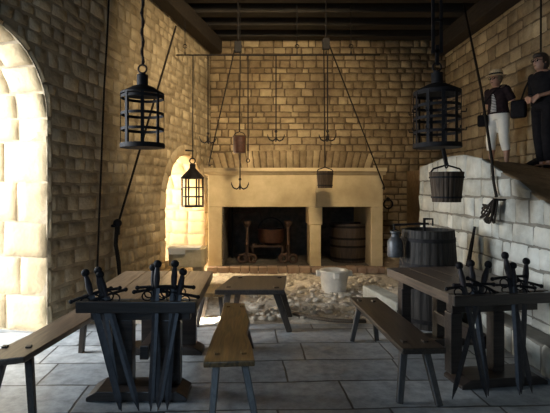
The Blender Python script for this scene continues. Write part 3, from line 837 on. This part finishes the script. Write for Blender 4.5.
# ------------------------------------------------------------ swords
def sword(label):
    L_ = 1.08; t = thing('sword', label, 'sword', (0, 0, 0), 0, None)
    m = MB()
    gz = .875  # guard height along the sword
    for (z0, w0), (z1, w1) in (((0, .006), (.10, .046)), ((.10, .046), (gz, .052))):
        a = [Vector((x, y, z0)) for x, y in ((-w0/2, 0), (0, -.004), (w0/2, 0), (0, .004))]
        b = [Vector((x, y, z1)) for x, y in ((-w1/2, 0), (0, -.005), (w1/2, 0), (0, .005))]
        m.rings([a, b])
    m.build('blade', M['iron_blade'], t)
    m = MB(); m.tube([(-.15, 0, gz+.005), (-.06, 0, gz+.012), (.06, 0, gz+.012), (.15, 0, gz+.005)], [.013, .010, .010, .013], 8); m.ball((-.15, 0, gz+.005), .017, seg=10); m.ball((.15, 0, gz+.005), .017, seg=10)
    m.build('crossguard', M['iron'], t, smooth=True)
    m = MB(); m.torus((-.055, 0, gz-.035), .036, .006, 'Y', 16, 6); m.torus((.055, 0, gz-.035), .036, .006, 'Y', 16, 6, PI*1.4, PI*1.2); m.build('guard_ring', M['iron'], t, smooth=True)
    m = MB(); m.lathe([(.017, gz), (.023, gz+.05), (.025, gz+.085), (.020, gz+.13), (.015, gz+.165)], seg=12); m.build('grip', M['grip'], t, smooth=True)
    m = MB(); m.ball((0, 0, gz+.185), .032, (1, .8, 1)); m.build('pommel', M['iron'], t, smooth='all')
    return t
proto = sword('x'); used = [False]
def place_sword(label, tip, top, spin, group):
    o = proto if not used[0] else copy_tree(proto)
    used[0] = True
    d = Vector(top)-Vector(tip); L_ = d.length
    o.location = tip; q = d.to_track_quat('Z', 'Y')
    e = (q.to_matrix() @ Matrix.Rotation(spin, 3, 'Z')); 
    o.rotation_euler = e.to_euler()
    k = L_/1.09; o.scale = (1, 1, k)
    o['label'] = label; o['group'] = group
YS = YT+.06
def sd(px, py, tx, tz=.08): # top pixel at slot depth, tip pixel x
    top = at(px, py, YS+.07); tip = Vector(((tx-CX)*(YS-.18)/F, YS-.18, .0)); return tip, top
def flat_spin(d, want):  # crossguard roughly along X
    return want
LS = [(85, 269, 122, 'sword leaning outermost left in left table slot'),
      (97, 267, 119, 'second sword from left end in left table slot'),
      (99, 271, 139, 'third sword, leaning strongly right, in left table slot'),
      (153, 264, 158, 'upright sword left of the closest pair in left table'),
      (158, 260, 151, 'tallest standing sword in right half of left table slot'),
      (175, 260, 167, 'upright sword second from right end of left table slot'),
      (184, 268, 158, 'rightmost sword of the left table, leaning right')]
for i, (px, py, tx, lb) in enumerate(LS):
    tip, top = sd(px, py, tx); off = (-.011, .009, -.002, .010, -.010, .008, -.009)[i]
    tip.y += off; top.y += off
    # spin so the guard faces the viewer
    q = (top-tip).to_track_quat('Z', 'Y').to_matrix(); xax = q @ Vector((1, 0, 0)); yax = q @ Vector((0, 1, 0))
    sp_ = math.atan2(yax.x, xax.x)+(.15, -.15, .2, .1, -.1, .1, -.15)[i]
    place_sword(lb, tip, top, sp_, 'swords in the left table')
RS = [(458, 262, 486, 'leftmost sword with pale pommel in right table slot'),
      (471, 260, 489, 'second sword from left end of right table slot'),
      (489, 261, 452, 'sword leaning to the right over right table, third from left'),
      (505, 252, 533, 'tallest sword of right table, near middle of its slot'),
      (512, 262, 519, 'shorter sword just right of the tallest one, right table'),
      (527, 258, 522, 'rightmost sword standing upright in right table slot')]
for i, (px, py, tx, lb) in enumerate(RS):
    def onslot(px_, lo):
        # the slot line in world space
        k = (px_-CX)/F; c, s = math.cos(rt), math.sin(rt)
        # point = c0 + u*(c,s) + .122*(-s,c)
        bx, by = 1.99-lo*s, 3.60+lo*c
        u = (k*by-bx)/(c-k*s); return bx+u*c, by+u*s
    x, y = onslot(px, .13); top = Vector((x, y, EYE-(py-CY)*y/F)); x2, y2 = onslot(tx, -.12); off = (-.011, .010, -.002, .010, -.009, .008)[i]
    tip = Vector((x2, y2+off, .0)); top.y += off
    if not (-.375 < (x2-1.99) < .375): tip.z = .0
    q = (top-tip).to_track_quat('Z', 'Y').to_matrix(); xax = q @ Vector((1, 0, 0)); yax = q @ Vector((0, 1, 0))
    sp_ = math.atan2(yax.x, xax.x)+(.15, -.2, .3, .1, -.25, .2)[i]
    place_sword(lb, tip, top, sp_, 'swords in the right table')

# ------------------------------------------------------------ benches
def bench(name, label, outline, z, th, legs, mat, legmat, cat='bench', pegs=True):
    """outline: list of world (x,y) corners, near-left, near-right, far-right, far-left"""
    cx = sum(p[0] for p in outline)/len(outline); cy = sum(p[1] for p in outline)/len(outline)
    t = thing(name, label, cat, (cx, cy, 0))
    m = MB(); m.prism([(p[0]-cx, p[1]-cy) for p in outline], lambda u, v, n: Vector((u, v, n)), z-th, z)
    m.build('seat', mat, t, bevel=.008)
    for (a, b, w) in legs:
        a = Vector((a[0]-cx, a[1]-cy, 0)); b = Vector((b[0]-cx, b[1]-cy, z-th+.002))
        m = MB(); m.bar(a, b, w*.82, w2=w); lg = m.build('leg', legmat, t, bevel=.006)
        if pegs:
            m = MB(); m.box((b.x, b.y, z+.004), (w*.7, w*.8, .016), .2); m.build('peg', mat if pegs is True else pegs, lg, bevel=.003)
    return t
# left bench
bench('wooden_bench', 'long brown plank bench along the left wall beside left table',
      [(-1.93, 3.0), (-1.62, 3.12), (-1.50, 4.15), (-1.47, 4.66), (-1.74, 4.66), (-1.83, 3.6)], .43, .045,
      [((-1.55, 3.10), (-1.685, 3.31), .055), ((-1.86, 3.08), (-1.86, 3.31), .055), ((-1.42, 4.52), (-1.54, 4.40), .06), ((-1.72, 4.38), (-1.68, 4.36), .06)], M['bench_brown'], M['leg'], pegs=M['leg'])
# middle golden bench
bench('wooden_bench', 'golden brown tapered plank bench standing in the middle foreground',
      [(-.362, 2.97), (-.02, 3.00), (-.04, 3.25), (-.085, 3.55), (-.07, 3.9), (-.115, 4.25), (-.13, 4.5), (-.34, 4.52), (-.335, 4.0), (-.355, 3.5)], .45, .04,
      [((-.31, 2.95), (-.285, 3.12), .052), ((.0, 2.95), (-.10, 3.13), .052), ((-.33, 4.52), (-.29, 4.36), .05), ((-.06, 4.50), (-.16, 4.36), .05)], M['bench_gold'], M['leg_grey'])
# right bench
bench('wooden_bench', 'long dark bench beside the left side of the right table',
      [(1.06, 3.30), (1.39, 3.32), (1.36, 3.6), (1.29, 4.87), (.99, 4.87), (1.02, 4.2)], .42, .045,
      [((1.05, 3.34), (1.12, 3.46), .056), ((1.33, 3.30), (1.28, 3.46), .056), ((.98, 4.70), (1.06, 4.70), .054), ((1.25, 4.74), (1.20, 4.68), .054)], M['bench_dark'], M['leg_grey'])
# low table in the middle distance
low = bench('low_table', 'low square grey topped wooden table between benches and fireplace',
      [(-.47, 4.86), (.28, 4.86), (.36, 5.66), (-.31, 5.66)], .50, .055,
      [((.35, 5.02), (.20, 4.98), .075), ((-.40, 4.96), (-.33, 5.0), .07), ((.40, 5.6), (.26, 5.52), .07), ((-.30, 5.62), (-.22, 5.52), .07)], M['bench_dark'], M['leg'], 'table')
# stool near the far end of the left table
bench('stool', 'small tan wooden stool beyond the left table in sunlight',
      [(-.68, 5.12), (-.38, 5.12), (-.37, 5.62), (-.66, 5.62)], .40, .045,
      [((-.70, 5.18), (-.63, 5.22), .045), ((-.40, 5.16), (-.44, 5.22), .045), ((-.36, 5.6), (-.43, 5.52), .045), ((-.68, 5.6), (-.61, 5.52), .045)], M['bench_gold'], M['leg'], 'stool')

# ------------------------------------------------------------ stone things
# trough under the far window
p0, p1 = at(167, 268, 7.35), at(204, 268, 7.35)
t = thing('stone_trough', 'pale stone trough on stone blocks under the far window', 'trough', ((p0.x+p1.x)/2, 7.35, 0))
w_ = p1.x-p0.x
m = MB(); poly = [(-w_/2+.10, 0), (w_/2-.04, 0), (w_/2, .05), (w_/2, .46), (-w_/2, .46), (-w_/2, .12)]
m.prism(poly, lambda u, v, n: Vector((u, v, n)), .30, .60)
bmesh.ops.recalc_face_normals(m.bm, faces=m.bm.faces)
tf = [f for f in m.bm.faces if f.normal.z > .9][0]
bmesh.ops.inset_region(m.bm, faces=[tf], thickness=.06)
tf = max([f for f in m.bm.faces if f.normal.z > .9], key=lambda f: min(v.co.z for v in f.verts)*10-f.calc_center_median().length+ (len(f.verts) == 6)*5)
r_ = bmesh.ops.translate(m.bm, vec=(0, 0, -.12), verts=list(tf.verts))
m.build('basin', M['yellow_stone'], t, bevel=.02)
for x in (-w_*.3, w_*.3):
    m = MB(); m.box((x, .24, .145), (.16, .34, .31)); m.build('support', M['yellow_stone'], t, bevel=.02)
m = MB(); m.box((-.03, .13, .612), (w_*.86, .30, .022)); m.box((-.14, -.022, .57), (w_*.45, .02, .10)); m.box((-.03, -.012, .606), (w_*.86, .03, .03)); tag(m.build('white_cloth', M['white']), 'white cloth laid over the stone trough', 'cloth').location = ((p0.x+p1.x)/2, 7.35, 0)
# mortar basin
p = at(334, 290, 6.95)
t = thing('stone_mortar', 'round white stone mortar with lugs before the fireplace', 'mortar', (p.x, 6.95, .0)); t.scale = (.93, .93, .88)
m = MB(); m.lathe([(.02, 0), (.19, 0), (.20, .03), (.235, .34), (.245, .37), (.235, .385), (.18, .385), (.16, .30), (.12, .12), (.01, .1)], seg=32); m.build('bowl', M['trough'], t, smooth=True)
for a in (PI, 0, -PI/2, PI/2):
    m = MB(); m.box((.255*math.cos(a), .255*math.sin(a), .325), (.09, .10, .10), a); m.build('lug', M['trough'], t, bevel=.02, seg=3)
# fallen kerb stones and the curved branch/rope along the flags' end
rp = [at(286, 313, 5.75), at(300, 316, 5.6), at(315, 320, 5.45), at(332, 323, 5.36), at(350, 324, 5.32), at(366, 324, 5.32)]
rp = [Vector((v.x, v.y, .025)) for v in rp]
rope('ground_rope', 'thick brown rope lying along the edge of the flagstones', rp, .022, M['rope_tan'])
# long stone kerb right of the hearth (pale slab)
a, b = at(373, 293, 6.3), at(402, 305, 5.6)
m = MB(); m.bar((a.x, 6.5, .10), (b.x, 5.5, .10), .22, .20, side=(1, 0, 0)); tag(m.build('kerb_stone', M['stone_ramp'], bevel=.02), 'long pale kerb stone between right bench and the vat', 'stone')
# scattered stones, right of hearth and under the mortar
sr = random.Random(3)
names = []
m = MB()
for k in range(420):
    x = sr.uniform(-.2, 2.2); y = sr.uniform(5.45, 8.2); r0 = sr.uniform(.015, .055)
    m.ball((x, y, .015), r0, (sr.uniform(.8, 1.6), sr.uniform(.8, 1.4), .55), seg=6)
tag(m.build('loose_stones', M['rubble'], smooth='all'), 'loose small stones scattered over rough ground before the fireplace', 'stones', kind='stuff')

# ------------------------------------------------------------ people
def loft(m, secs, seg=20):
    m.rings([[Vector((cx+rx*math.cos(2*PI*k/seg), cy+ry*math.sin(2*PI*k/seg), z)) for k in range(seg)] for (z, cx, cy, rx, ry) in secs])
def limb(m, pts, rs):
    for (a, ra), (b, rb) in zip(list(zip(pts, rs))[:-1], list(zip(pts, rs))[1:]):
        m.tube([a, b], [ra, rb], 12)
    for p_, r_ in zip(pts, rs): m.ball(p_, r_*.99, seg=12)
def fleshy(o, vox, it=6):
    rm = o.modifiers.new('skin', 'REMESH'); rm.mode = 'VOXEL'; rm.voxel_size = vox; rm.use_smooth_shade = True
    sm = o.modifiers.new('smooth', 'SMOOTH'); sm.iterations = it; sm.factor = .5
    return o
def hand(m, w, d, side):
    """palm at wrist w pointing along d, fingers curled"""
    d = Vector(d).normalized(); sd_ = Vector(side).normalized(); n = d.cross(sd_)
    m.bar(w, w+d*.085, .075, .03, side=sd_)
    for k, ln in enumerate((.066, .075, .070, .055)):
        b = w+d*.08+sd_*(-.028+.019*k)
        m.tube([b-d*.02, b+d*ln*.45, b+d*ln*.8+n*.018, b+d*ln*.85+n*.04], [.0095, .009, .0085, .007], 8)
    b = w+d*.02+sd_*-.03
    m.tube([b, b+d*.03-sd_*.028, b+d*.06-sd_*.03+n*.012], [.012, .011, .009], 8)
def person(label, loc, rz, h, kind):
    t = thing('person', label, 'person', loc, rz)
    k = h/1.6; t.scale = (k, k, k)
    # local: faces -Y
    lean = -.02
    hd = Vector((0, lean-.045, 1.47))
    m = MB()
    loft(m, [(.84, 0, .0, .15, .10), (.92, 0, 0, .165, .115), (1.02, 0, 0, .145, .10), (1.12, 0, 0, .135, .095), (1.24, 0, lean, .15, .10), (1.32, 0, lean, .155, .085), (1.36, 0, lean, .09, .06)])
    limb(m, [(0, lean+.01, 1.33), (0, lean-.02, 1.42)], [.055, .048])
    m.ball(hd, .098, (.80, .98, 1.18), seg=20); m.ball(hd+Vector((0, -.02, -.06)), .066, (.88, 1.0, .9))
    m.ball(hd+Vector((0, -.096, -.012)), .017, (.8, 1.1, 1.5)); m.ball(hd+Vector((0, -.075, .025)), .04, (1.4, .6, .5))
    for s in (-1, 1): m.ball(hd+Vector((s*.08, .005, -.005)), .022, (.4, .8, 1.3))
    m.ball(hd+Vector((0, -.078, -.058)), .018, (1.5, .6, .6))
    for s in (-1, 1):
        st = -.03*s if kind == 2 else .04*s
        hip = Vector((s*.085, 0, .86)); kn = Vector((s*.095, -.02+st, .46)); an = Vector((s*.095, .02+st*1.6, .08))
        limb(m, [hip, kn, Vector((s*.095, .03+st*1.3, .32)), an], [.085, .058, .052, .034])
        limb(m, [an+Vector((0, .02, -.04)), an+Vector((0, -.07, -.05)), an+Vector((s*.01, -.13, -.06))], [.03, .028, .022])
    arms = []
    for s in (-1, 1):
        sh = Vector((s*.165, lean, 1.29))
        if kind == 1: el = Vector((s*.235, .08, 1.06)); wr = Vector((s*.10, .17, .90)) 
        else:
            el = Vector((s*.225, .03, 1.04)); wr = Vector((s*.10, -.20, .98))
        limb(m, [sh, el, wr], [.048, .036, .024]); arms.append((sh, el, wr))
        hand(m, wr, (-s*.8, .05 if kind == 1 else -.2, -.35), (0, .3, 1))
    fleshy(m.build('body', M['skin'], t), .0085, 4)
    # eyes, mouth
    for s in (-1, 1):
        m = MB(); m.ball(hd+Vector((s*.032, -.088, .014)), .011); m.build('eye', M['glass_dark'], t, smooth='all')
    m = MB(); m.ball(hd+Vector((0, -.095, -.058)), .014, (1.5, .5, .4)); m.build('mouth', M['copper'], t, smooth='all')
    # hair
    m = MB(); m.ball(hd+Vector((0, .018, .025)), .108, (.86, .98, 1.08), seg=20)
    if kind == 2: m.ball(hd+Vector((0, .035, -.02)), .10, (.95, .8, 1.0)); m.ball(hd+Vector((0, -.02, .09)), .07, (1.1, 1.2, .6))
    bmesh.ops.delete(m.bm, geom=[v for v in m.bm.verts if v.co.y < hd.y-.045 and v.co.z < hd.z+.055], context='VERTS')
    m.build('hair', M['hair_dark'] if kind == 2 else M['hair_grey'], t, smooth='all')
    # trousers
    m = MB()
    loft(m, [(.80, 0, 0, .15, .11), (.86, 0, .01, .178, .13), (.93, 0, .01, .175, .13), (1.0, 0, 0, .155, .11), (1.03, 0, 0, .15, .108)])
    for s in (-1, 1):
        st = -.03*s if kind == 2 else .04*s
        low_z = .30 if kind == 1 else .10
        hip = Vector((s*.088, 0.005, .84)); kn = Vector((s*.095, -.015+st, .46)); an = Vector((s*.097, .02+st*1.5, low_z))
        m.tube([hip+Vector((0, 0, .02)), hip*.5+kn*.5+Vector((0, .0, 0)), kn, an], [.098, .09, .078, .068 if kind == 1 else .06], 14)
        m.ball(hip, .096)
    fleshy(m.build('trousers', M['white'] if kind == 1 else M['black'], t), .012, 3)
    # top
    m = MB()
    loft(m, [(.90 if kind == 1 else .88, 0, .005, .185, .14), (1.02, 0, 0, .165, .122), (1.12, 0, 0, .158, .118), (1.22, 0, lean, .175, .125), (1.30, 0, lean, .175, .105), (1.345, 0, lean+.01, .11, .08), (1.365, 0, lean+.01, .075, .06)])
    for sh, el, wr in arms:
        if kind == 1: e = sh.lerp(el, .75); m.tube([sh*.9+Vector((0, 0, .12)), sh, e], [.05, .064, .060], 12); m.ball(sh, .064)
        else:
            e = el.lerp(wr, .35); m.tube([sh, el, e], [.062, .052, .046], 12); m.ball(sh, .064); m.ball(el, .052)
    fleshy(m.build('top', M['maroon'] if kind == 1 else M['black'], t), .012, 3)
    if kind == 1:
        m = MB(); loft(m, [(.93, -.0, -.055, .075, .10), (1.1, 0, -.045, .06, .088), (1.22, 0, -.06, .05, .088), (1.31, 0, -.055, .03, .06)], 16); m.build('striped_shirt', M['stripe'], t, smooth='all')
        m = MB(); m.lathe([(.155, .0), (.16, .006), (.105, .022), (.102, .075), (.085, .105), (.04, .115), (.005, .112)], hd+Vector((0, .01, .06)), seg=28); m.build('hat', M['straw'], t, smooth=True)
        m = MB(); m.lathe([(.100, .022), (.108, .022), (.106, .048), (.100, .048)], hd+Vector((0, .01, .06)), seg=28); m.build('hat_band', M['black'], t, smooth=True)
        m = MB(); m.box((-.17, -.16, .80), (.16, .09, .20), .5); m.build('shoulder_bag', M['black'], t, bevel=.03, seg=3)
        m = MB(); m.tube([(-.17, -.15, .89), (-.12, -.17, 1.1), (.02, -.16, 1.25), (.12, -.08, 1.36), (.13, .03, 1.37)], .010, 6); m.build('bag_strap', M['black'], t)
    else:
        m = MB(); m.box((-.27, -.16, .86), (.20, .10, .26), .4); m.build('shoulder_bag', M['black'], t, bevel=.03, seg=3)
        m = MB(); m.tube([(-.25, -.14, .98), (-.24, -.08, 1.15), (-.18, -.02, 1.34), (-.15, .06, 1.34)], .012, 6); m.build('bag_strap', M['black'], t)
    # glasses and shoes
    m = MB()
    for s in (-1, 1): m.torus(hd+Vector((s*.033, -.103, .014)), .023, .0025, 'Y', 14, 6); m.tube([hd+Vector((s*.055, -.10, .016)), hd+Vector((s*.084, .0, .01))], .003, 6)
    m.tube([hd+Vector((-.01, -.105, .016)), hd+Vector((.01, -.105, .016))], .003, 6); m.build('glasses', M['glass_dark'], t)
    for s in (-1, 1):
        st = -.03*s if kind == 2 else .04*s
        m = MB(); m.ball((s*.097, -.03+st*1.6, .022), .06, (.72, 2.0, .38)); m.build('shoe', M['leg'] if kind == 1 else M['black'], t, smooth='all')
    return t
x, y = 240*7.1/F, 7.1
person('person in straw hat and white cropped trousers standing on the landing', (x, y, ztop(x, y)-.005), math.radians(-62), 1.50, 1)
x, y = 286*6.0/F, 6.0
person('dark haired person in black clothes with handbag at right edge', (x, y, ztop(x, y)-.005), math.radians(-74), 1.53, 2)
